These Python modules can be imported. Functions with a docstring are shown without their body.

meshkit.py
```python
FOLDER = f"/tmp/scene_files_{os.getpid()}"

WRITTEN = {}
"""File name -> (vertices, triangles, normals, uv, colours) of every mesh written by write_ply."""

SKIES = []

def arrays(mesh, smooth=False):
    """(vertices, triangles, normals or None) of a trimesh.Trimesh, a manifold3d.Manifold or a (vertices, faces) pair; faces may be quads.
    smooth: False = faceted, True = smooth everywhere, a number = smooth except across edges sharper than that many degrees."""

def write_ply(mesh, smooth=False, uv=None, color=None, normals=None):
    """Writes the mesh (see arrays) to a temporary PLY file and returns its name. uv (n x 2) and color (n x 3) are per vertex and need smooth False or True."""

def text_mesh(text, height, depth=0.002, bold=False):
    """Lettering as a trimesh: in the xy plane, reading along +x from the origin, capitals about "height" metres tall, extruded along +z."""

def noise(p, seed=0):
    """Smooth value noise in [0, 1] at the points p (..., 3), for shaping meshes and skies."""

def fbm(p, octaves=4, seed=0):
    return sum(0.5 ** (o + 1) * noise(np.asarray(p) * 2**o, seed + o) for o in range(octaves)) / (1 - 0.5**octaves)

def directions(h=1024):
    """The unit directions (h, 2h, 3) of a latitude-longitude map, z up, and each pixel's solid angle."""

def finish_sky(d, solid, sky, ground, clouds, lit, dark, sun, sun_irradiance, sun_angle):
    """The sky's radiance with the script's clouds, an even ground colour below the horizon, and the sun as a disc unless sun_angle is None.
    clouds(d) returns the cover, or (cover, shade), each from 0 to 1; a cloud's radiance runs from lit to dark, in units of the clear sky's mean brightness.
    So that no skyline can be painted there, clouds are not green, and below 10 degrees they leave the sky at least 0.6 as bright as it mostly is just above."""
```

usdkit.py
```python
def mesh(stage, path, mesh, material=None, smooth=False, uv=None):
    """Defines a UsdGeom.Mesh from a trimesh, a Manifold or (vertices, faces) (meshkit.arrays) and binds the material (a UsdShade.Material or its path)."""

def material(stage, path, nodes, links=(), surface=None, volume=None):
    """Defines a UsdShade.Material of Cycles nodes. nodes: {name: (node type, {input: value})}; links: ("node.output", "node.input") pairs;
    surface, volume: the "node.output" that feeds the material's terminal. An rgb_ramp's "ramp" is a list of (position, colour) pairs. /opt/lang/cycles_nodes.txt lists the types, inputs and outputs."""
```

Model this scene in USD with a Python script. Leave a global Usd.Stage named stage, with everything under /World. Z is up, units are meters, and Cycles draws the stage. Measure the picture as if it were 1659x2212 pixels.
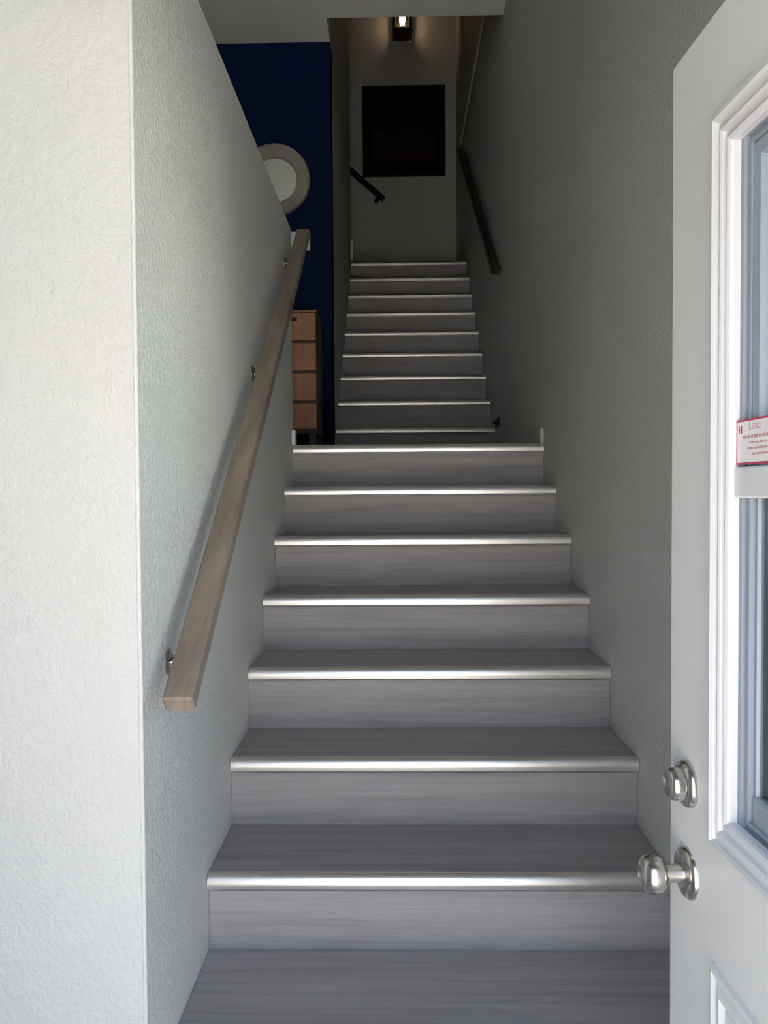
import math, random
import numpy as np
import trimesh
from trimesh import creation as tc
from shapely.geometry import Polygon, box as sbox
import usdkit, meshkit
from pxr import Usd, UsdGeom, UsdLux, UsdShade, Gf

stage = Usd.Stage.CreateInMemory()
UsdGeom.SetStageUpAxis(stage, UsdGeom.Tokens.z)
UsdGeom.SetStageMetersPerUnit(stage, 1.0)
UsdGeom.Xform.Define(stage, '/World')
rng = random.Random(7)

# ------------------------------------------------------------------ camera
IMG_W, IMG_H, FPX = 1659, 2212, 1661.0
PITCH, YAW, ROLL, EYE = 0.0279, -0.0162, -0.0067, 1.454


def ray(px, py):
    X, Y = px - IMG_W / 2, py - IMG_H / 2
    c, s = math.cos(ROLL), math.sin(ROLL)
    X, Y = X * c + Y * s, -X * s + Y * c
    x, d, u = X / FPX, 1.0, -Y / FPX
    c, s = math.cos(PITCH), math.sin(PITCH)
    y, z = d * c + u * s, -d * s + u * c
    c, s = math.cos(YAW), math.sin(YAW)
    return np.array([x * c + y * s, -x * s + y * c, z])


fwd = ray(IMG_W / 2, IMG_H / 2)
right = ray(IMG_W / 2 + FPX, IMG_H / 2) - fwd
up = ray(IMG_W / 2, IMG_H / 2 - FPX) - fwd
cam = UsdGeom.Camera.Define(stage, '/World/camera')
cam.AddTransformOp().Set(Gf.Matrix4d(*map(float, [*right, 0, *up, 0, *(-fwd), 0, 0, 0, EYE, 1])))
cam.CreateHorizontalApertureAttr(36.0)
cam.CreateFocalLengthAttr(36.0 * FPX / IMG_W)
cam.CreateFStopAttr(0.0)
cam.CreateClippingRangeAttr(Gf.Vec2f(0.02, 500.0))
cam.CreateExposureAttr(2.1)

# ------------------------------------------------------------------ sky and sun
SUN_EL, SUN_AZ = math.radians(52), math.radians(-108)     # from the left, grazing the front of the house: it reaches only the threshold
sky = usdkit.material(stage, '/World/Looks/sky', {
    's': ('sky_texture', {'sky_type': 'multiple_scattering', 'sun_disc': False, 'sun_elevation': SUN_EL, 'sun_rotation': SUN_AZ}),
    'h': ('hsv', {'saturation': 0.62}),
    'b': ('background_shader', {'strength': 0.125})},
    [('s.color', 'h.color'), ('h.color', 'b.color')], surface='b.background')
dome = UsdLux.DomeLight.Define(stage, '/World/sky_dome')
UsdShade.MaterialBindingAPI.Apply(dome.GetPrim()).Bind(sky)
sun = UsdLux.DistantLight.Define(stage, '/World/sun')
sun.CreateAngleAttr(0.53)
sun.CreateNormalizeAttr(True)
sun.CreateIntensityAttr(2.7)
sun.CreateColorAttr(Gf.Vec3f(1.0, 0.94, 0.86))
sd = np.array([math.sin(SUN_AZ) * math.cos(SUN_EL), math.cos(SUN_AZ) * math.cos(SUN_EL), math.sin(SUN_EL)])
sx = np.cross([0, 0, 1.0], sd); sx /= np.linalg.norm(sx); sy = np.cross(sd, sx)
sun.AddTransformOp().Set(Gf.Matrix4d(*map(float, [*sx, 0, *sy, 0, *sd, 0, 0, 0, 0, 1])))

# ------------------------------------------------------------------ helpers
used = {}


def numbered(parent, name):
    key = parent + '/' + name
    k = used.get(key, 0); used[key] = k + 1
    return key if k == 0 else f'{key}_{k:03d}'


def tag(p, label=None, cat=None, group=None, kind=None):
    for k, v in (('label', label), ('category', cat), ('group', group), ('kind', kind)):
        if v:
            p.SetCustomDataByKey(k, v)
    return p


ORIGIN = {}


def thing(name, loc, label, cat, group=None, kind=None):
    path = numbered('/World', name)
    x = UsdGeom.Xform.Define(stage, path)
    x.AddTranslateOp().Set(Gf.Vec3d(*map(float, loc)))
    ORIGIN[path] = np.array(loc, float)
    return tag(x.GetPrim(), label, cat, group, kind)


def obj(name, mesh, mat, parent=None, smooth=False, label=None):
    """One mesh given in world coordinates, under its thing or part (or the world)."""
    pp = str(parent.GetPath()) if parent else '/World'
    path = numbered(pp, name)
    root = '/'.join(path.split('/')[:3])
    m = mesh if isinstance(mesh, trimesh.Trimesh) else trimesh.util.concatenate(mesh)
    m = m.copy()
    o = ORIGIN.get(root)
    if o is None and not parent:
        pass
    elif o is not None:
        m.apply_translation(-o)
    p = usdkit.mesh(stage, path, m, mat, smooth=smooth).GetPrim()
    if label:
        p.SetCustomDataByKey('label', label)
    return p


def bx(x0, x1, y0, y1, z0, z1):
    m = tc.box([x1 - x0, y1 - y0, z1 - z0])
    m.apply_translation([(x0 + x1) / 2, (y0 + y1) / 2, (z0 + z1) / 2])
    return m


def cbx(x0, x1, y0, y1, z0, z1, r=0.003):
    """Box with chamfered edges: hull of the three inset boxes."""
    v = []
    for i in range(3):
        q = [[x0, x1], [y0, y1], [z0, z1]]
        for k in range(3):
            if k != i:
                q[k] = [q[k][0] + r, q[k][1] - r]
        v += [[a, b, c] for a in q[0] for b in q[1] for c in q[2]]
    return trimesh.convex.convex_hull(np.array(v))


def lathe(profile, origin, axis, n=32):
    """profile: (radius, height) pairs; revolved about axis through origin."""
    m = tc.revolve(np.array(profile, float), sections=n)
    m.fix_normals()
    T = trimesh.geometry.align_vectors([0, 0, 1], np.asarray(axis, float) / np.linalg.norm(axis))
    T = T.copy(); T[:3, 3] = origin
    m.apply_transform(T)
    return m


def rod(a, b, r, n=16):
    return tc.cylinder(radius=r, segment=[a, b], sections=n)


def extrude_x(poly, x0, x1):
    """Polygon of (y, z) points extruded along x."""
    m = tc.extrude_polygon(Polygon(poly), x1 - x0)
    v = m.vertices
    m.vertices = np.c_[x0 + v[:, 2], v[:, 0], v[:, 1]]
    m.fix_normals()
    return m


def bar(a, b, w, h, r=0.005):
    """Chamfered bar from a to b: w across (horizontal), h in the upright plane, square ends."""
    a, b = np.array(a, float), np.array(b, float)
    L = np.linalg.norm(b - a)
    m = cbx(-w / 2, w / 2, 0, L, -h / 2, h / 2, r)
    ey = (b - a) / L
    ex = np.cross(ey, [0, 0, 1.0]); ex /= np.linalg.norm(ex)
    ez = np.cross(ex, ey)
    T = np.eye(4); T[:3, 0], T[:3, 1], T[:3, 2], T[:3, 3] = ex, ey, ez, a
    m.apply_transform(T)
    return m


# ------------------------------------------------------------------ materials
def flat(name, col, rough=0.5, metal=0.0, spec=0.5, **kw):
    return usdkit.material(stage, f'/World/Looks/{name}', {'p': ('principled_bsdf', {'base_color': col, 'roughness': rough, 'metallic': metal, 'specular_ior_level': spec, **kw})}, surface='p.BSDF')


def plaster(name, col, rough=0.65, dist=0.0012, scale=95, spec=0.35):
    c2 = tuple(c * 0.96 for c in col)
    return usdkit.material(stage, f'/World/Looks/{name}', {
        'g': ('geometry', {}),
        'n': ('noise_texture', {'scale': scale, 'detail': 3.0, 'roughness': 0.55}),
        'r': ('rgb_ramp', {'ramp': [(0.35, (0, 0, 0)), (0.65, (1, 1, 1))]}),
        'b': ('bump', {'strength': 0.6, 'distance': dist}),
        'n2': ('noise_texture', {'scale': 1.7, 'detail': 3.0}),
        'c': ('rgb_ramp', {'ramp': [(0.3, c2), (0.7, col)]}),
        'p': ('principled_bsdf', {'roughness': rough, 'specular_ior_level': spec})},
        [('g.position', 'n.vector'), ('g.position', 'n2.vector'), ('n.fac', 'r.fac'), ('r.color', 'b.height'),
         ('b.normal', 'p.normal'), ('n2.fac', 'c.fac'), ('c.color', 'p.base_color')], surface='p.BSDF')


def wood(name, a, b, c, stretch=(0.9, 22, 22), rough=0.45, seed=0.0, spec=0.5, bump=0.0004):
    return usdkit.material(stage, f'/World/Looks/{name}', {
        'g': ('geometry', {}),
        'm': ('mapping', {'scale': stretch, 'location': (seed * 3.1, seed * 7.7, seed * 5.3)}),
        'n': ('noise_texture', {'scale': 1.6, 'detail': 6.0, 'roughness': 0.62, 'distortion': 0.6}),
        'm2': ('mapping', {'scale': tuple(s * 4.0 for s in stretch), 'location': (seed, seed, seed)}),
        'n2': ('noise_texture', {'scale': 2.2, 'detail': 4.0, 'roughness': 0.6}),
        'r': ('rgb_ramp', {'ramp': [(0.28, a), (0.5, b), (0.74, c)]}),
        'r2': ('rgb_ramp', {'ramp': [(0.35, (0.90, 0.90, 0.90)), (0.65, (1, 1, 1))]}),
        'x': ('mix_color', {'blend_type': 'multiply', 'fac': 1.0}),
        'bp': ('bump', {'strength': 0.4, 'distance': bump}),
        'p': ('principled_bsdf', {'roughness': rough, 'specular_ior_level': spec})},
        [('g.position', 'm.vector'), ('m.vector', 'n.vector'), ('g.position', 'm2.vector'), ('m2.vector', 'n2.vector'),
         ('n.fac', 'r.fac'), ('n2.fac', 'r2.fac'), ('r.color', 'x.a'), ('r2.color', 'x.b'), ('x.result', 'p.base_color'),
         ('n2.fac', 'bp.height'), ('bp.normal', 'p.normal')], surface='p.BSDF')


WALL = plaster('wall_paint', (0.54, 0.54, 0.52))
LIT_WALL = plaster('lit_wall_paint', (0.76, 0.76, 0.735), dist=0.0016)  # wall paint lightened: daylight contrast with the right wall put into the colour
CEIL = plaster('ceiling_paint', (0.90, 0.88, 0.84), dist=0.0006)
BLUE = plaster('blue_paint', (0.0012, 0.0125, 0.046), rough=0.7, dist=0.0004, spec=0.08)
OUTER = plaster('facade_render', (0.5, 0.48, 0.43))
TRIM = flat('white_trim', (0.78, 0.78, 0.77), 0.35)
PLANK = [wood(f'grey_plank_{i}', (0.31 * t, 0.288 * t, 0.287 * t), (0.385 * t, 0.362 * t, 0.363 * t), (0.44 * t, 0.417 * t, 0.42 * t), seed=1.3 + i * 2.7, rough=0.6, spec=0.22) for i, t in enumerate((1.0, 1.07, 0.95))]
STEEL = flat('brushed_steel', (0.84, 0.81, 0.77), 0.36, 1.0)
NICKEL = flat('satin_nickel', (0.62, 0.59, 0.55), 0.22, 1.0)
RAILWOOD = wood('brown_rail_wood', (0.19, 0.137, 0.10), (0.275, 0.21, 0.163), (0.355, 0.285, 0.225), stretch=(14, 1.2, 3.5), rough=0.45, seed=2.2)
DARKWOOD = flat('dark_stained_wood', (0.018, 0.014, 0.011), 0.45)
CHESTWOOD = wood('orange_wood', (0.30, 0.11, 0.045), (0.42, 0.17, 0.075), (0.50, 0.23, 0.11), stretch=(18, 18, 1.0), rough=0.45, seed=4.1)
CHESTDARK = flat('dark_carcass', (0.035, 0.014, 0.010), 0.5)
BLACK = flat('black_metal', (0.012, 0.011, 0.011), 0.45)
FRAMEBLACK = flat('black_frame', (0.004, 0.004, 0.008), 0.6, spec=0.2)
DOORPAINT = flat('door_paint', (0.68, 0.68, 0.67), 0.42)
VINYL = flat('white_vinyl', (0.63, 0.63, 0.65), 0.35)
PLASTIC = flat('white_plastic', (0.80, 0.80, 0.79), 0.35)
SCREEN = flat('dark_screen', (0.01, 0.012, 0.012), 0.25)
MIRROR = flat('mirror_glass', (0.86, 0.86, 0.84), 0.03, 1.0)
MIRRORWOOD = wood('pale_grey_wood', (0.24, 0.20, 0.15), (0.32, 0.27, 0.21), (0.40, 0.35, 0.28), stretch=(9, 9, 9), rough=0.5, seed=0.7)
PAPER = flat('sticker_paper', (0.72, 0.70, 0.71), 0.5)
SASH = flat('grey_sash', (0.24, 0.28, 0.33), 0.4)
RED = flat('sticker_red', (0.42, 0.035, 0.085), 0.5)
PINKINK = flat('sticker_pale_ink', (0.50, 0.27, 0.30), 0.5)
CONCRETE = plaster('concrete', (0.51, 0.48, 0.435), rough=0.85, scale=30)
PANE = usdkit.material(stage, '/World/Looks/window_glass', {
    'f': ('fresnel', {'IOR': 1.75}), 't': ('transparent_bsdf', {'color': (0.86, 0.92, 0.91)}), 'g': ('glossy_bsdf', {'color': (1, 1, 1), 'roughness': 0.02}),
    'm': ('mix_closure', {})}, [('f.fac', 'm.fac'), ('t.BSDF', 'm.closure1'), ('g.BSDF', 'm.closure2')], surface='m.closure')
LAMPGLASS = usdkit.material(stage, '/World/Looks/lamp_glass', {
    'f': ('fresnel', {'IOR': 1.45}), 't': ('transparent_bsdf', {'color': (0.97, 0.95, 0.92)}), 'g': ('glossy_bsdf', {'color': (1, 1, 1), 'roughness': 0.05}),
    'm': ('mix_closure', {})}, [('f.fac', 'm.fac'), ('t.BSDF', 'm.closure1'), ('g.BSDF', 'm.closure2')], surface='m.closure')
BULB = usdkit.material(stage, '/World/Looks/warm_bulb', {'e': ('emission', {'color': (1.0, 0.66, 0.34), 'strength': 3.0})}, surface='e.emission')

# ------------------------------------------------------------------ main measures
XL, XR = -0.452, 0.642            # stair walls
RUN, RISE, Y3 = 0.2625, 0.1837, 1.771   # lower flight: nosing n at y = Y3 + (n-3) RUN, z = n RISE
nose = lambda n: (Y3 + (n - 3) * RUN, n * RISE)
MID_Y, MID = nose(9)
URUN, URISE, UY1 = 0.2428, 0.206, 4.994
unose = lambda k: (UY1 + (k - 1) * URUN, MID + k * URISE)
TOP_Y, TOP = unose(9)
UXL = -0.393
CEILZ, BLUEY, FARY, TOPZ = 4.235, 4.84, 8.07, 6.75
HALFZ, HALFY0, HALFY1 = 2.593, 1.342, 3.37
ROOMX = -3.6


def struct(name, mesh, mat, label=None, cat=None):
    o = obj(name, mesh, mat)
    return tag(o, label, cat, kind='structure')


struct('ground', bx(-40, 40, -60, -0.06, -0.20, -0.03), CONCRETE, 'pale concrete ground outside the open entrance', 'ground')
struct('floor', bx(-1.9, XR, -0.06, nose(1)[0] + 0.02, -0.2, 0.0), PLANK[0], 'grey plank floor of the entrance below the first step', 'floor')
ADDED_WIN3 = (0.55, 1.40, 1.63, 2.27)      # y0, z0, y1, z1 of the window added in the right wall to light the half wall
wq = tc.extrude_polygon(sbox(-0.06, -0.2, FARY + 0.14, TOPZ).difference(sbox(*ADDED_WIN3)), 0.14)
v = wq.vertices; wq.vertices = np.c_[XR + v[:, 2], v[:, 0], v[:, 1]]; wq.fix_normals()
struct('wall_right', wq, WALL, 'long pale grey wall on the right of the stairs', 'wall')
# half wall beside the lower flight, returning to the left as the bright face towards the entrance
L_shape = Polygon([(XL, HALFY0), (XL, HALFY1), (XL - 0.12, HALFY1), (XL - 0.12, HALFY0 + 0.12), (-1.9, HALFY0 + 0.12), (-1.9, HALFY0)])
hw = tc.extrude_polygon(L_shape, HALFZ); hw.fix_normals()
struct('wall_left', hw, LIT_WALL, 'pale textured half wall on the left, lightened for daylight, carrying the wooden handrail', 'wall')
cb = rod([XL - 0.0035, HALFY0 + 0.0035, 0.0], [XL - 0.0035, HALFY0 + 0.0035, HALFZ], 0.0046, 12)
tag(obj('trim_1', cb, LIT_WALL), 'thin pale corner bead down the front edge of the half wall', 'trim', kind='structure')
struct('wall_entry', bx(-2.04, -1.9, -0.06, HALFY0 + 0.12, -0.2, CEILZ), WALL, 'side wall of the entrance hall left of the door', 'wall')
ADDED_WIN1 = (-0.42, 2.17, 0.60, 2.62)      # x0, z0, x1, z1 of the unseen window added above the door for more daylight
ADDED_WIN2 = (-3.55, 1.80, -1.15, 3.6)      # the same for the unseen front window added to light room and ceiling
op = tc.extrude_polygon(sbox(ROOMX - 0.14, -0.2, XR + 0.14, CEILZ + 0.4).difference(sbox(-0.50, -0.2, 0.478, 2.055)).difference(sbox(*ADDED_WIN1)).difference(sbox(*ADDED_WIN2)), 0.15)
v = op.vertices; op.vertices = np.c_[v[:, 0], -0.06 + 0.15 * (v[:, 2] / 0.15), v[:, 1]]; op.fix_normals()
struct('wall_front', op, OUTER, 'front wall of the house around the open entrance', 'wall')
wr = tc.extrude_polygon(sbox(-0.06, -0.2, BLUEY + 0.12, CEILZ), 0.14)
v = wr.vertices; wr.vertices = np.c_[ROOMX - 0.14 + v[:, 2], v[:, 0], v[:, 1]]; wr.fix_normals()


def window(name, rect, at, label):
    a0, z0, a1, z1 = rect
    mid = (a0 + a1) / 2
    put = at
    w = thing(name, put((mid, 0.0, z0)), label, 'window', kind='structure')
    def blk(p, q, u0, u1, h0, h1, mat, nm):
        c = [put(k) for k in ((p, u0, h0), (q, u1, h1))]
        lo, hi = np.minimum(*np.array(c)), np.maximum(*np.array(c))
        obj(nm, bx(lo[0], hi[0], lo[1], hi[1], lo[2], hi[2]), mat, w)
    for p, q in ((a0, a0 + 0.05), (mid - 0.025, mid + 0.025), (a1 - 0.05, a1)):
        blk(p, q, -0.035, 0.035, z0, z1, VINYL, 'frame')
    for p, q in ((z0, z0 + 0.05), (z1 - 0.05, z1)):
        blk(a0 + 0.05, a1 - 0.05, -0.035, 0.035, p, q, VINYL, 'frame')
    blk(a0 + 0.05, mid - 0.025, -0.003, 0.003, z0 + 0.05, z1 - 0.05, PANE, 'pane')
    blk(mid + 0.025, a1 - 0.05, -0.003, 0.003, z0 + 0.05, z1 - 0.05, PANE, 'pane')


window('window_1', ADDED_WIN1, lambda p: (p[0], 0.015 + p[1], p[2]), 'white framed window added above the entrance door for daylight')
window('window_2', ADDED_WIN2, lambda p: (p[0], 0.015 + p[1], p[2]), 'wide white framed front window added to light the room behind the half wall')
window('window_3', ADDED_WIN3, lambda p: (XR + 0.09 + p[1], p[0], p[2]), 'small white framed window added in the right wall behind the open door to light the half wall')
struct('wall_bounce', bx(7.6, 12, -7, 14, -0.03, 4.2), OUTER, 'pale rendered wall added outside on the right to bounce sunlight indoors', 'wall')  # unseen wall added to reflect warm sunlight through the right window
struct('ceiling_sky_shade', bx(ROOMX - 0.6, -0.9, -1.3, -0.06, 3.72, 3.86), OUTER, 'roof slab added in front of the house to hold back sky light', 'roof')  # unseen slab added to cut sky light at the front window
tag(obj('added_street_house', [bx(-26, 12, -24, -17, -0.03, 5.2), tc.extrude_polygon(Polygon([(-17.4, 5.2), (-16.4, 5.2), (-20.5, 7.2), (-24.6, 5.2), (-23.6, 5.2)]), 38.6).apply_transform(
    np.array([[0, 0, 1, -26.3], [1, 0, 0, 0], [0, 1, 0, 0], [0, 0, 0, 1.0]]))], OUTER), 'plain house added across the street to block low sky light', 'house', kind='structure')  # unseen block added to keep horizon light off the upper risers
struct('wall_room', wr, WALL, 'side wall of the room behind the half wall', 'wall')
struct('wall_back', bx(ROOMX, UXL - 0.0, BLUEY, BLUEY + 0.12, MID - 0.3, CEILZ), BLUE, 'dark navy blue wall of the room behind the half wall', 'wall')
struct('floor_room', [bx(ROOMX, XL - 0.12, HALFY0 + 0.12, BLUEY, MID - 0.2, MID), bx(ROOMX, -2.04, 0.09, HALFY0 + 0.12, MID - 0.2, MID),
                      bx(XL - 0.12, XR, HALFY1, UY1 + 0.02, MID - 0.2, MID)], PLANK[1], 'grey plank floor between the two flights of stairs', 'floor')
ce = Polygon([(ROOMX - 0.14, -0.06), (XR, -0.06), (XR, 4.597), (UXL, 4.597), (UXL, BLUEY), (ROOMX - 0.14, BLUEY)])
cm = tc.extrude_polygon(ce, 0.30); cm.apply_translation([0, 0, CEILZ]); cm.fix_normals()
struct('ceiling', cm, CEIL, 'pale ceiling with an opening above the upper flight', 'ceiling')
# upper stair shaft
struct('wall_shaft_left', bx(UXL - 0.12, UXL, BLUEY + 0.0005, 6.92, MID - 0.3, TOPZ), WALL, 'grey wall on the left of the upper flight', 'wall')
struct('wall_shaft_front', bx(-1.9, XR, 4.477, 4.597, CEILZ + 0.05, TOPZ), WALL, 'wall of the stair shaft above the ceiling opening', 'wall')
struct('wall_far', bx(-1.9, XR, FARY, FARY + 0.14, TOP - 0.3, TOPZ), WALL, 'grey end wall at the top of the stairs behind the black picture', 'wall')
struct('wall_landing', bx(-2.0, -1.9, 4.477, FARY + 0.14, TOP - 0.3, TOPZ), WALL, 'side wall of the upper landing', 'wall')
struct('wall_landing_front', bx(-1.9, UXL - 0.12, 6.80, 6.92, TOP - 0.3, TOPZ), WALL, 'wall beside the opening of the upper landing', 'wall')
struct('floor_landing', bx(-1.9, XR, TOP_Y + 0.02, FARY, TOP - 0.22, TOP), PLANK[2], 'grey plank floor of the upper landing', 'floor')
struct('ceiling_shaft', bx(-2.0, XR + 0.14, 4.477, FARY + 0.14, TOPZ, TOPZ + 0.1), CEIL, 'ceiling high above the upper flight', 'ceiling')
struct('trim_2', cbx(XR - 0.018, XR, 5.0, 7.62, 4.755, 4.80, 0.003), WALL, 'narrow level ledge high on the right wall of the stair shaft', 'trim')
struct('baseboard_right', cbx(XR - 0.016, XR, MID_Y + 0.004, UY1, MID, MID + 0.066, 0.004), WALL, 'wall coloured baseboard on the right wall between the two flights', 'baseboard')
struct('baseboard_left', [cbx(XL, XL + 0.016, MID_Y - 0.02, HALFY1 + 0.014, MID, MID + 0.066, 0.004), cbx(XL - 0.12, XL + 0.016, HALFY1, HALFY1 + 0.014, MID, MID + 0.066, 0.004)], TRIM,
       'white baseboard wrapping the end of the half wall at the top step', 'baseboard')
struct('trim_3', cbx(UXL, UXL + 0.022, 6.88, 6.93, TOP, TOP + 0.17, 0.004), TRIM, 'short pale trim board at the end of the upper left wall', 'trim')
struct('baseboard_back', cbx(ROOMX, UXL - 0.004, BLUEY - 0.013, BLUEY, MID, MID + 0.07, 0.004), BLUE, 'blue painted baseboard under the dark blue wall', 'baseboard')


# ------------------------------------------------------------------ staircases
def nosing_profile(y, z):
    """Rounded steel stair nose: (y, z) outline; y is the front face, z the tread surface."""
    p = [(y + 0.024, z + 0.0015), (y + 0.019, z + 0.003)]
    for a in np.linspace(78, 4, 11):
        p.append((y + 0.018 - 0.018 * math.cos(math.radians(a)), z + 0.003 - 0.024 + 0.024 * math.sin(math.radians(a))))
    p += [(y + 0.0004, z - 0.0235), (y + 0.0012, z - 0.0305), (y + 0.0050, z - 0.0325), (y + 0.0070, z - 0.0370), (y + 0.016, z - 0.0378), (y + 0.016, z - 0.020), (y + 0.020, z - 0.010), (y + 0.024, z - 0.0005)]
    return p


def staircase(label, x0, x1, nose_at, first, last, run, rise, y_land):
    y1, z1 = nose_at(first)
    t = thing('staircase', ((x0 + x1) / 2, y1, z1 - rise), label, 'staircase')
    for n in range(first, last + 1):
        y, z = nose_at(n)
        k = rng.randrange(3)
        yr = y + 0.022
        obj('riser', cbx(x0 + 0.001, x1 - 0.001, yr, yr + 0.014, z - rise, z - 0.026, 0.0003), PLANK[k], t)
        if n < last:
            obj('tread', cbx(x0 + 0.001, x1 - 0.001, y + 0.012, y + run + 0.034, z - 0.026, z, 0.0008), PLANK[(k + 1) % 3], t)
        obj('nosing_strip', extrude_x(nosing_profile(y, z), x0 + 0.002, x1 - 0.002), STEEL, t, smooth=35)
    return t


staircase('lower flight of grey plank stairs with bright steel edges rising from the entrance', XL, XR, nose, 1, 9, RUN, RISE, MID)
staircase('darker upper flight of grey plank stairs with steel edges beyond the blue wall', UXL, XR, unose, 1, 9, URUN, URISE, TOP)


# ------------------------------------------------------------------ handrails
def bracket(parent, wall_x, rail, mat, side):
    """Small metal handrail bracket: round wall plate, curved arm, saddle under the rail."""
    x, y, z = rail
    zz = z - 0.065
    b = obj('bracket', [lathe([(0, 0), (0.026, 0), (0.026, 0.003), (0.018, 0.007), (0, 0.007)], [wall_x, y, zz], [side, 0, 0], 20),
                        rod([wall_x, y, zz], [x - side * 0.004, y, zz], 0.006), trimesh.creation.icosphere(2, 0.0062).apply_translation([x - side * 0.004, y, zz]),
                        rod([x - side * 0.004, y, zz], [x - side * 0.002, y, z - 0.016], 0.006),
                        cbx(x - 0.014, x + 0.014, y - 0.03, y + 0.03, z - 0.021, z - 0.016, 0.001)], mat, parent, smooth=40)
    return b


RA, RB = np.array([-0.390, 1.352, 1.074]), np.array([-0.390, 3.312, 2.556])
h1 = thing('handrail', (XL, 1.36, 1.07), 'brown wooden handrail fixed to the pale half wall on the left', 'handrail')
obj('rail', bar(RA, RB, 0.054, 0.038, 0.004), RAILWOOD, h1)
for t in (0.075, 0.55, 0.93):
    bracket(h1, XL, RA + (RB - RA) * t, NICKEL, 1)
RC, RD = np.array([0.592, 4.57, 2.745]), np.array([0.592, 6.98, 4.49])
h2 = thing('handrail', (XR, 4.57, 2.74), 'dark wooden handrail on the right wall of the upper flight', 'handrail')
obj('rail', bar(RC, RD, 0.045, 0.055, 0.006), DARKWOOD, h2)
for t in (0.05, 0.5, 0.95):
    bracket(h2, XR, RC + (RD - RC) * t, NICKEL, -1)
RE, RF = np.array([-0.11, FARY - 0.05, 4.455]), np.array([-0.75, FARY - 0.05, 5.02])
h3 = thing('handrail', (-0.4, FARY, 4.45), 'short dark handrail slanting across the end wall below the black picture', 'handrail')
obj('rail', bar(RE, RF, 0.045, 0.055, 0.006), DARKWOOD, h3)
for t in (0.12, 0.9):
    x, y, z = RE + (RF - RE) * t
    obj('bracket', [lathe([(0, 0), (0.026, 0), (0.026, 0.003), (0.018, 0.007), (0, 0.007)], [x, FARY, z - 0.06], [0, -1, 0], 16),
                    rod([x, FARY, z - 0.06], [x, y, z - 0.06], 0.006), rod([x, y, z - 0.06], [x, y, z - 0.02], 0.006)], BLACK, h3, smooth=40)

# ------------------------------------------------------------------ front door
LATCH = np.array([0.382, 1.075, 0.0])
DS = np.array([0.049, -1.0, 0]); DS /= np.linalg.norm(DS)
DN = np.array([-DS[1] * -1, 0, 0])
DN = np.array([DS[1], -DS[0], 0.0])            # towards the stairs (-x)
DOORW, DOORH = 0.91, 2.028
DM = np.eye(4); DM[:3, 0], DM[:3, 1], DM[:3, 2], DM[:3, 3] = DS, [0, 0, 1], np.cross(DS, [0, 0, 1]), LATCH
if DM[:3, 2] @ DN < 0:
    DM[:3, 2] *= -1
FLIP = np.linalg.det(DM[:3, :3]) < 0


def on_door(m):
    """Mesh in door coordinates (from the latch edge, height, out of the face) to the world."""
    m = m.copy(); m.apply_transform(DM)
    m.fix_normals()
    return m


def door_pt(s, z, o):
    return LATCH + DS * s + np.array([0, 0, z]) + DM[:3, 2] * o


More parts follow.
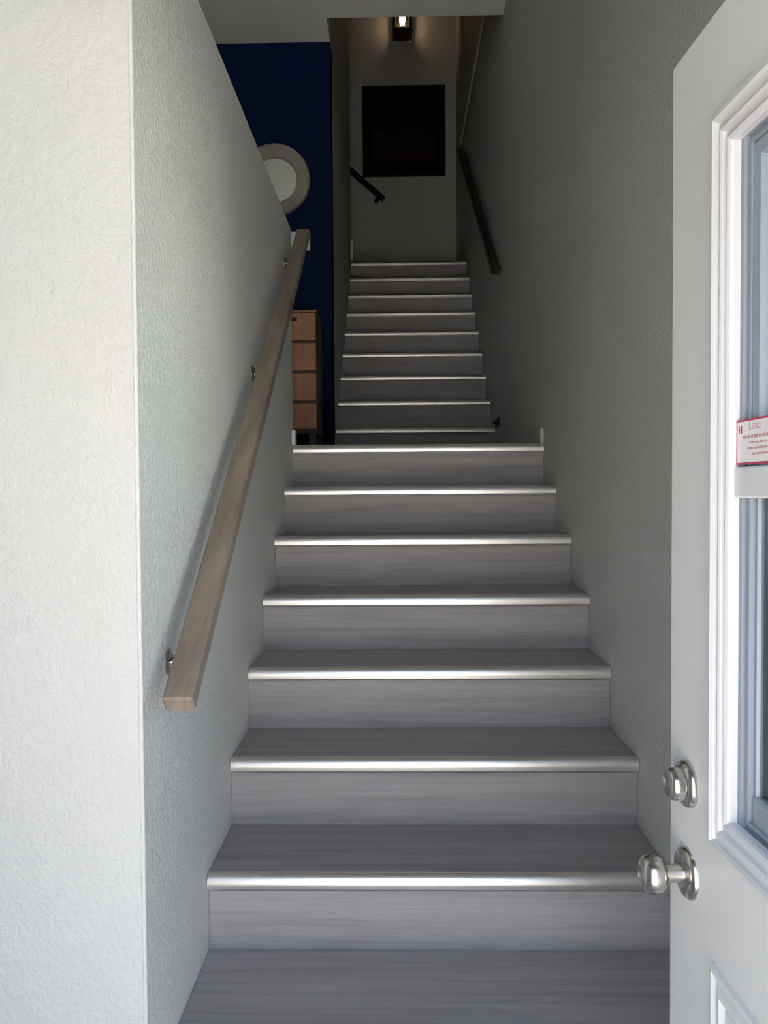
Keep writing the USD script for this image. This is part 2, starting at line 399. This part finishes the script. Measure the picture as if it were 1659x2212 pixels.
def frame_sweep(s0, s1, z0, z1, profile):
    """Mitred rectangular frame; profile: (inset from the outer edge, height) pairs of an open outline, closed at the back."""
    pts = list(profile)
    rings = []
    for i, h in pts:
        rings.append([[s0 + i, z0 + i, h], [s1 - i, z0 + i, h], [s1 - i, z1 - i, h], [s0 + i, z1 - i, h]])
    v = np.array(rings).reshape(-1, 3)
    f = []
    n = len(pts)
    for a in range(n):
        b = (a + 1) % n
        for k in range(4):
            l = (k + 1) % 4
            f += [[4 * a + k, 4 * a + l, 4 * b + l], [4 * a + k, 4 * b + l, 4 * b + k]]
    m = trimesh.Trimesh(v, f, process=False)
    m.fix_normals()
    return m


d1 = thing('door_1', (*(LATCH + DS * DOORW / 2)[:2], 0.012), 'white painted entrance door standing open on the right with a window', 'door', kind='structure')
S0, S1, Z0, Z1 = 0.184, DOORW - 0.184, 1.054, 1.858
slab = tc.extrude_polygon(sbox(0.002, 0.014, DOORW - 0.002, DOORH - 0.002).difference(sbox(S0, Z0, S1, Z1)), 0.045)
slab.apply_translation([0, 0, -0.045])
edge = frame_sweep(0.0, DOORW, 0.012, DOORH, [(0.0025, -0.0003), (0.0, -0.003), (0.0, -0.042), (0.0025, -0.0447), (0.006, -0.02)])
obj('slab', on_door(trimesh.util.concatenate([slab, edge])), DOORPAINT, d1)
prof = [(0, 0), (0.001, 0.009), (0.004, 0.0125), (0.010, 0.013), (0.0135, 0.010), (0.0150, 0.0065), (0.022, 0.0065), (0.0235, 0.010), (0.028, 0.0115), (0.031, 0.010),
        (0.0325, 0.006), (0.038, 0.006), (0.0395, 0.009), (0.044, 0.011), (0.048, 0.009), (0.049, 0.005), (0.049, -0.003), (0.044, -0.003), (0.044, 0.0)]
obj('window_trim', on_door(frame_sweep(S0 - 0.048, S1 + 0.048, Z0 - 0.038, Z1 + 0.040, prof)), VINYL, d1)
# stepped vinyl channel inside the opening, then the two sashes
chan = [(-0.004, -0.003), (0.008, -0.003), (0.009, -0.009), (0.016, -0.009), (0.017, -0.005), (0.021, -0.005), (0.022, -0.014), (0.030, -0.014), (0.030, -0.036), (-0.004, -0.036)]
obj('sash_channel', on_door(frame_sweep(S0, S1, Z0, Z1, chan)), SASH, d1)
MIDZ0, MIDZ1 = 1.443, 1.478
up_s = obj('sash', on_door(frame_sweep(S0 + 0.020, S1 - 0.020, MIDZ1 - 0.02, Z1 - 0.02, [(0, -0.010), (0.004, -0.006), (0.018, -0.006), (0.021, -0.010), (0.021, -0.030), (0, -0.030)])), SASH, d1)
obj('pane', on_door(bx(S0 + 0.039, S1 - 0.039, MIDZ1 - 0.004, Z1 - 0.038, -0.017, -0.014)), PANE, up_s)
lo_s = obj('sash', on_door(trimesh.util.concatenate([frame_sweep(S0 + 0.022, S1 - 0.022, Z0 + 0.016, MIDZ0 + 0.012, [(0, -0.013), (0.003, -0.0105), (0.006, -0.0105), (0.008, -0.0145), (0.008, -0.030), (0, -0.030)]),
                                                     cbx(S0 + 0.024, S1 - 0.024, Z0 + 0.018, Z0 + 0.052, -0.030, -0.008, 0.003)])), SASH, d1)
obj('pane', on_door(bx(S0 + 0.029, S1 - 0.029, Z0 + 0.050, MIDZ0 + 0.006, -0.020, -0.017)), PANE, lo_s)
obj('meeting_rail', on_door(cbx(S0 - 0.001, S1 + 0.001, MIDZ0, MIDZ1, -0.028, 0.003, 0.002)), VINYL, d1)
# raised panel in the lower half: two of them side by side
for s0, s1 in ((0.135, 0.432), (0.478, DOORW - 0.135)):
    obj('panel_moulding', on_door(frame_sweep(s0, s1, 0.20, 0.868, [(0, 0), (0.002, 0.006), (0.006, 0.007), (0.012, 0.003), (0.016, 0.002), (0.020, 0.006), (0.027, 0.007), (0.034, 0.002), (0.036, -0.0), (0.0, -0.001)])), DOORPAINT, d1)
    obj('panel', on_door(cbx(s0 + 0.034, s1 - 0.034, 0.234, 0.834, -0.004, 0.0035, 0.003)), DOORPAINT, d1)
# knob and deadbolt
out = DM[:3, 2]
KP, DP = door_pt(0.060, 0.943, 0.0), door_pt(0.060, 1.063, 0.0)
kn = obj('knob', lathe([(0, 0.010), (0.0125, 0.010), (0.0115, 0.018), (0.0115, 0.030), (0.013, 0.031), (0.0195, 0.035), (0.0235, 0.041), (0.025, 0.0485), (0.0235, 0.056), (0.0185, 0.0615), (0.011, 0.064), (0, 0.065)], KP, out, 40), NICKEL, d1, smooth=40, label='round nickel door knob')
obj('rosette', lathe([(0, -0.002), (0.033, -0.002), (0.033, 0.003), (0.030, 0.007), (0.022, 0.010), (0.014, 0.011), (0, 0.011)], KP, out, 40), NICKEL, kn, smooth=40)
db = obj('deadbolt', lathe([(0, 0.008), (0.0215, 0.008), (0.0212, 0.020), (0.0195, 0.0255), (0.016, 0.0285), (0, 0.0292)], DP, out, 36), NICKEL, d1, smooth=40, label='nickel deadbolt cylinder above the knob')
obj('rosette', lathe([(0, -0.002), (0.0305, -0.002), (0.0305, 0.004), (0.028, 0.009), (0.022, 0.012), (0, 0.012)], DP, out, 36), NICKEL, db, smooth=40)
obj('keyway', on_door(bx(0.0592, 0.0608, 1.057, 1.069, 0.0288, 0.0296)), BLACK, db)
for hz in (0.25, 1.02, 1.80):
    obj('hinge', [rod(door_pt(DOORW + 0.006, hz - 0.045, -0.004), door_pt(DOORW + 0.006, hz + 0.045, -0.004), 0.006),
                  on_door(bx(DOORW - 0.002, DOORW + 0.0015, hz - 0.045, hz + 0.045, -0.04, 0.0))], NICKEL, d1, smooth=40)

# sticker on the door glass, resting on the meeting rail
st = thing('warning_sticker', door_pt(0.24, 1.48, -0.01), 'white rectangular sticker with red border on the door window above its middle rail', 'sticker')
SA, SB, SC, SD = 0.1845, 0.300, 1.4805, 1.531
SO = 0.0005
obj('paper', on_door(cbx(SA, SB, SC, SD, SO - 0.0012, SO, 0.0003)), PAPER, st)
obj('border', on_door(frame_sweep(SA, SB, SC, SD, [(0, SO - 0.0004), (0, SO + 0.0003), (0.0022, SO + 0.0003), (0.0022, SO - 0.0004)])), RED, st)


def letters(text, height, s, z, bold=True):
    m = meshkit.text_mesh(text, height, 0.0003, bold)
    m.apply_translation([s, z, SO])
    # the face is seen from +out: reading direction runs along +s
    return on_door(m)


obj('lettering', letters('H', 0.0085, SA + 0.005, SD - 0.0155), RED, st)
obj('lettering', letters('Lead', 0.0080, SA + 0.028, SD - 0.0120, False), PINKINK, st)
for k, (a, b) in enumerate(((0.016, 0.104), (0.030, 0.098), (0.026, 0.100), (0.036, 0.094))):
    zz = SD - 0.0215 - k * 0.0062
    rows = []
    s = SA + a
    r2 = random.Random(30 + k)
    while s < SA + b:
        w = r2.uniform(0.004, 0.011)
        rows.append(on_door(bx(s, min(s + w, SA + b), zz, zz + (0.0034 if k == 0 else 0.0022), SO - 0.0002, SO + 0.0003)))
        s += w + 0.0018
    obj('small_print', rows, PINKINK, st)

# ------------------------------------------------------------------ things on and by the blue wall
MC = np.array([-0.745, BLUEY, 3.388])
mi = thing('round_mirror', MC, 'round mirror with a wide pale wooden rim on the dark blue wall', 'mirror')
obj('rim', lathe([(0.138, 0.006), (0.138, 0.016), (0.142, 0.026), (0.150, 0.030), (0.205, 0.036), (0.216, 0.033), (0.222, 0.024), (0.222, 0.0), (0.138, 0.0)], MC, [0, -1, 0], 64), MIRRORWOOD, mi, smooth=30)
obj('mirror_glass', lathe([(0, 0.002), (0.1395, 0.002), (0.1395, 0.008), (0, 0.008)], MC, [0, -1, 0], 64), MIRROR, mi, smooth=30)

TX0, TX1, TZ0, TZ1 = -0.665, -0.527, 2.952, 3.067
th = thing('thermostat', ((TX0 + TX1) / 2, BLUEY, TZ0), 'small white framed thermostat with a dark screen below the round mirror', 'thermostat')
fr = tc.extrude_polygon(sbox(TX0, TZ0, TX1, TZ1).difference(sbox(-0.583, TZ0 + 0.016, TX1 - 0.016, TZ1 - 0.004)), 0.022)
v = fr.vertices; fr.vertices = np.c_[v[:, 0], BLUEY - 0.022 + v[:, 2], v[:, 1]]; fr.fix_normals()
obj('case', fr, PLASTIC, th)
obj('screen', bx(-0.584, TX1 - 0.015, BLUEY - 0.016, BLUEY - 0.001, TZ0 + 0.015, TZ1 - 0.003), SCREEN, th)

CX0, CX1, CY0, CY1, CT = -1.25, -0.449, 4.40, 4.815, 2.486
ch = thing('chest_of_drawers', ((CX0 + CX1) / 2, (CY0 + CY1) / 2, MID), 'orange brown wooden chest of four drawers by the dark blue wall', 'chest of drawers')
obj('body', cbx(CX0, CX1, CY0 + 0.012, CY1, MID + 0.13, CT - 0.016, 0.003), CHESTDARK, ch)
obj('top', cbx(CX0 - 0.004, CX1 + 0.002, CY0 - 0.004, CY1, CT - 0.016, CT, 0.003), CHESTWOOD, ch)
zs = [2.468, 2.305, 2.134, 1.963, 1.800]
for k in range(4):
    za, zb = zs[k + 1] + 0.007, zs[k] - (0.007 if k else 0.002)
    dr = obj('drawer', cbx(CX0 + 0.004, CX1 - 0.004, CY0 - 0.006, CY0 + 0.016, za, zb, 0.003), CHESTWOOD, ch)
    for hx in ((-0.605, -1.09) if k == 0 else (-0.85,)):
        obj('pull', [cbx(hx - 0.045, hx + 0.045, CY0 - 0.026, CY0 - 0.018, zb - 0.045, zb - 0.030, 0.002), cbx(hx - 0.040, hx - 0.030, CY0 - 0.02, CY0 - 0.004, zb - 0.043, zb - 0.032, 0.001),
                     cbx(hx + 0.030, hx + 0.040, CY0 - 0.02, CY0 - 0.004, zb - 0.043, zb - 0.032, 0.001)], BLACK, dr)
for x in (CX0 + 0.03, CX1 - 0.03):
    for y in (CY0 + 0.045, CY1 - 0.03):
        obj('leg', cbx(x - 0.02, x + 0.02, y - 0.02, y + 0.02, MID, MID + 0.132, 0.002), CHESTDARK, ch)

# ------------------------------------------------------------------ end wall: picture and wall lamp
PX0, PX1, PZ0, PZ1 = -0.325, 0.530, 4.705, 5.625
pc = thing('framed_picture', ((PX0 + PX1) / 2, FARY, PZ0), 'large dark picture in a wide black frame on the end wall above the stairs', 'picture')
pf = frame_sweep(PX0, PX1, PZ0, PZ1, [(0, 0), (0, 0.030), (0.008, 0.034), (0.095, 0.026), (0.100, 0.018), (0.100, 0)])
v = pf.vertices; pf.vertices = np.c_[v[:, 0], FARY - v[:, 2], v[:, 1]]; pf.fix_normals()
obj('frame', pf, FRAMEBLACK, pc)
PIC = usdkit.material(stage, '/World/Looks/dark_painting', {
    'g': ('geometry', {}), 's': ('separate_xyz', {}), 'r': ('map_range', {'from_min': PZ0, 'from_max': PZ1, 'clamp': True}),
    'n': ('noise_texture', {'scale': 7.0, 'detail': 5.0}), 'a': ('math', {'math_type': 'multiply_add', 'value2': 0.35, 'value3': -0.17}), 'b': ('math', {'math_type': 'add'}),
    'c': ('rgb_ramp', {'ramp': [(0.0, (0.010, 0.008, 0.008)), (0.25, (0.030, 0.020, 0.015)), (0.44, (0.028, 0.026, 0.017)), (0.52, (0.009, 0.010, 0.010)), (1.0, (0.012, 0.008, 0.010))]}),
    'p': ('principled_bsdf', {'roughness': 0.7, 'specular_ior_level': 0.15})},
    [('g.position', 's.vector'), ('s.z', 'r.value'), ('g.position', 'n.vector'), ('n.fac', 'a.value1'), ('r.result', 'b.value1'), ('a.value', 'b.value2'), ('b.value', 'c.fac'), ('c.color', 'p.base_color')], surface='p.BSDF')
obj('painting', bx(PX0 + 0.098, PX1 - 0.098, FARY - 0.014, FARY - 0.002, PZ0 + 0.098, PZ1 - 0.098), PIC, pc)

LX, LB = 0.090, 6.075
lp = thing('wall_lamp', (LX, FARY, LB), 'black framed box wall lamp with a warm lit bulb high on the end wall', 'lamp')
LY0, LY1, LH, HW = FARY - 0.20, FARY - 0.02, 0.36, 0.098
obj('back_plate', cbx(LX - 0.06, LX + 0.06, FARY - 0.02, FARY, LB + 0.02, LB + LH - 0.02, 0.003), BLACK, lp)
obj('base', [cbx(LX - HW, LX + HW, LY0, LY1, LB, LB + 0.034, 0.003)], BLACK, lp)
obj('cap', [cbx(LX - HW, LX + HW, LY0, LY1, LB + LH - 0.03, LB + LH, 0.003)], BLACK, lp)
for sx_ in (-1, 1):
    for yy in (LY0 + 0.013, LY1 - 0.013):
        obj('corner_bar', cbx(LX + sx_ * (HW - 0.014) - 0.013, LX + sx_ * (HW - 0.014) + 0.013, yy - 0.012, yy + 0.012, LB + 0.034, LB + LH - 0.03, 0.002), BLACK, lp)
obj('glass', [bx(LX - HW + 0.026, LX + HW - 0.026, LY0 + 0.006, LY0 + 0.009, LB + 0.034, LB + LH - 0.03)], LAMPGLASS, lp)
LCY = (LY0 + LY1) / 2
obj('socket', lathe([(0, 0), (0.034, 0), (0.034, 0.012), (0.024, 0.016), (0.024, 0.055), (0, 0.055)], [LX, LCY, LB + 0.034], [0, 0, 1], 24), NICKEL, lp, smooth=35)
obj('bulb', lathe([(0, 0), (0.018, 0.0), (0.026, 0.03), (0.030, 0.06), (0.030, 0.11), (0.022, 0.135), (0.010, 0.145), (0, 0.147)], [LX, LCY, LB + 0.089], [0, 0, 1], 24), BULB, lp, smooth=60)

wf = thing('wall_fixture', (XR, 4.86, 1.87), 'tiny dark fixture low on the right wall beside the first upper step', 'wall fixture')
obj('plate', cbx(XR - 0.008, XR, 4.79, 4.93, 1.845, 1.905, 0.002), BLACK, wf)
obj('knob', lathe([(0, 0), (0.010, 0), (0.010, 0.02), (0.006, 0.024), (0, 0.024)], [XR - 0.008, 4.86, 1.875], [-1, 0, 0], 16), BLACK, wf, smooth=40)
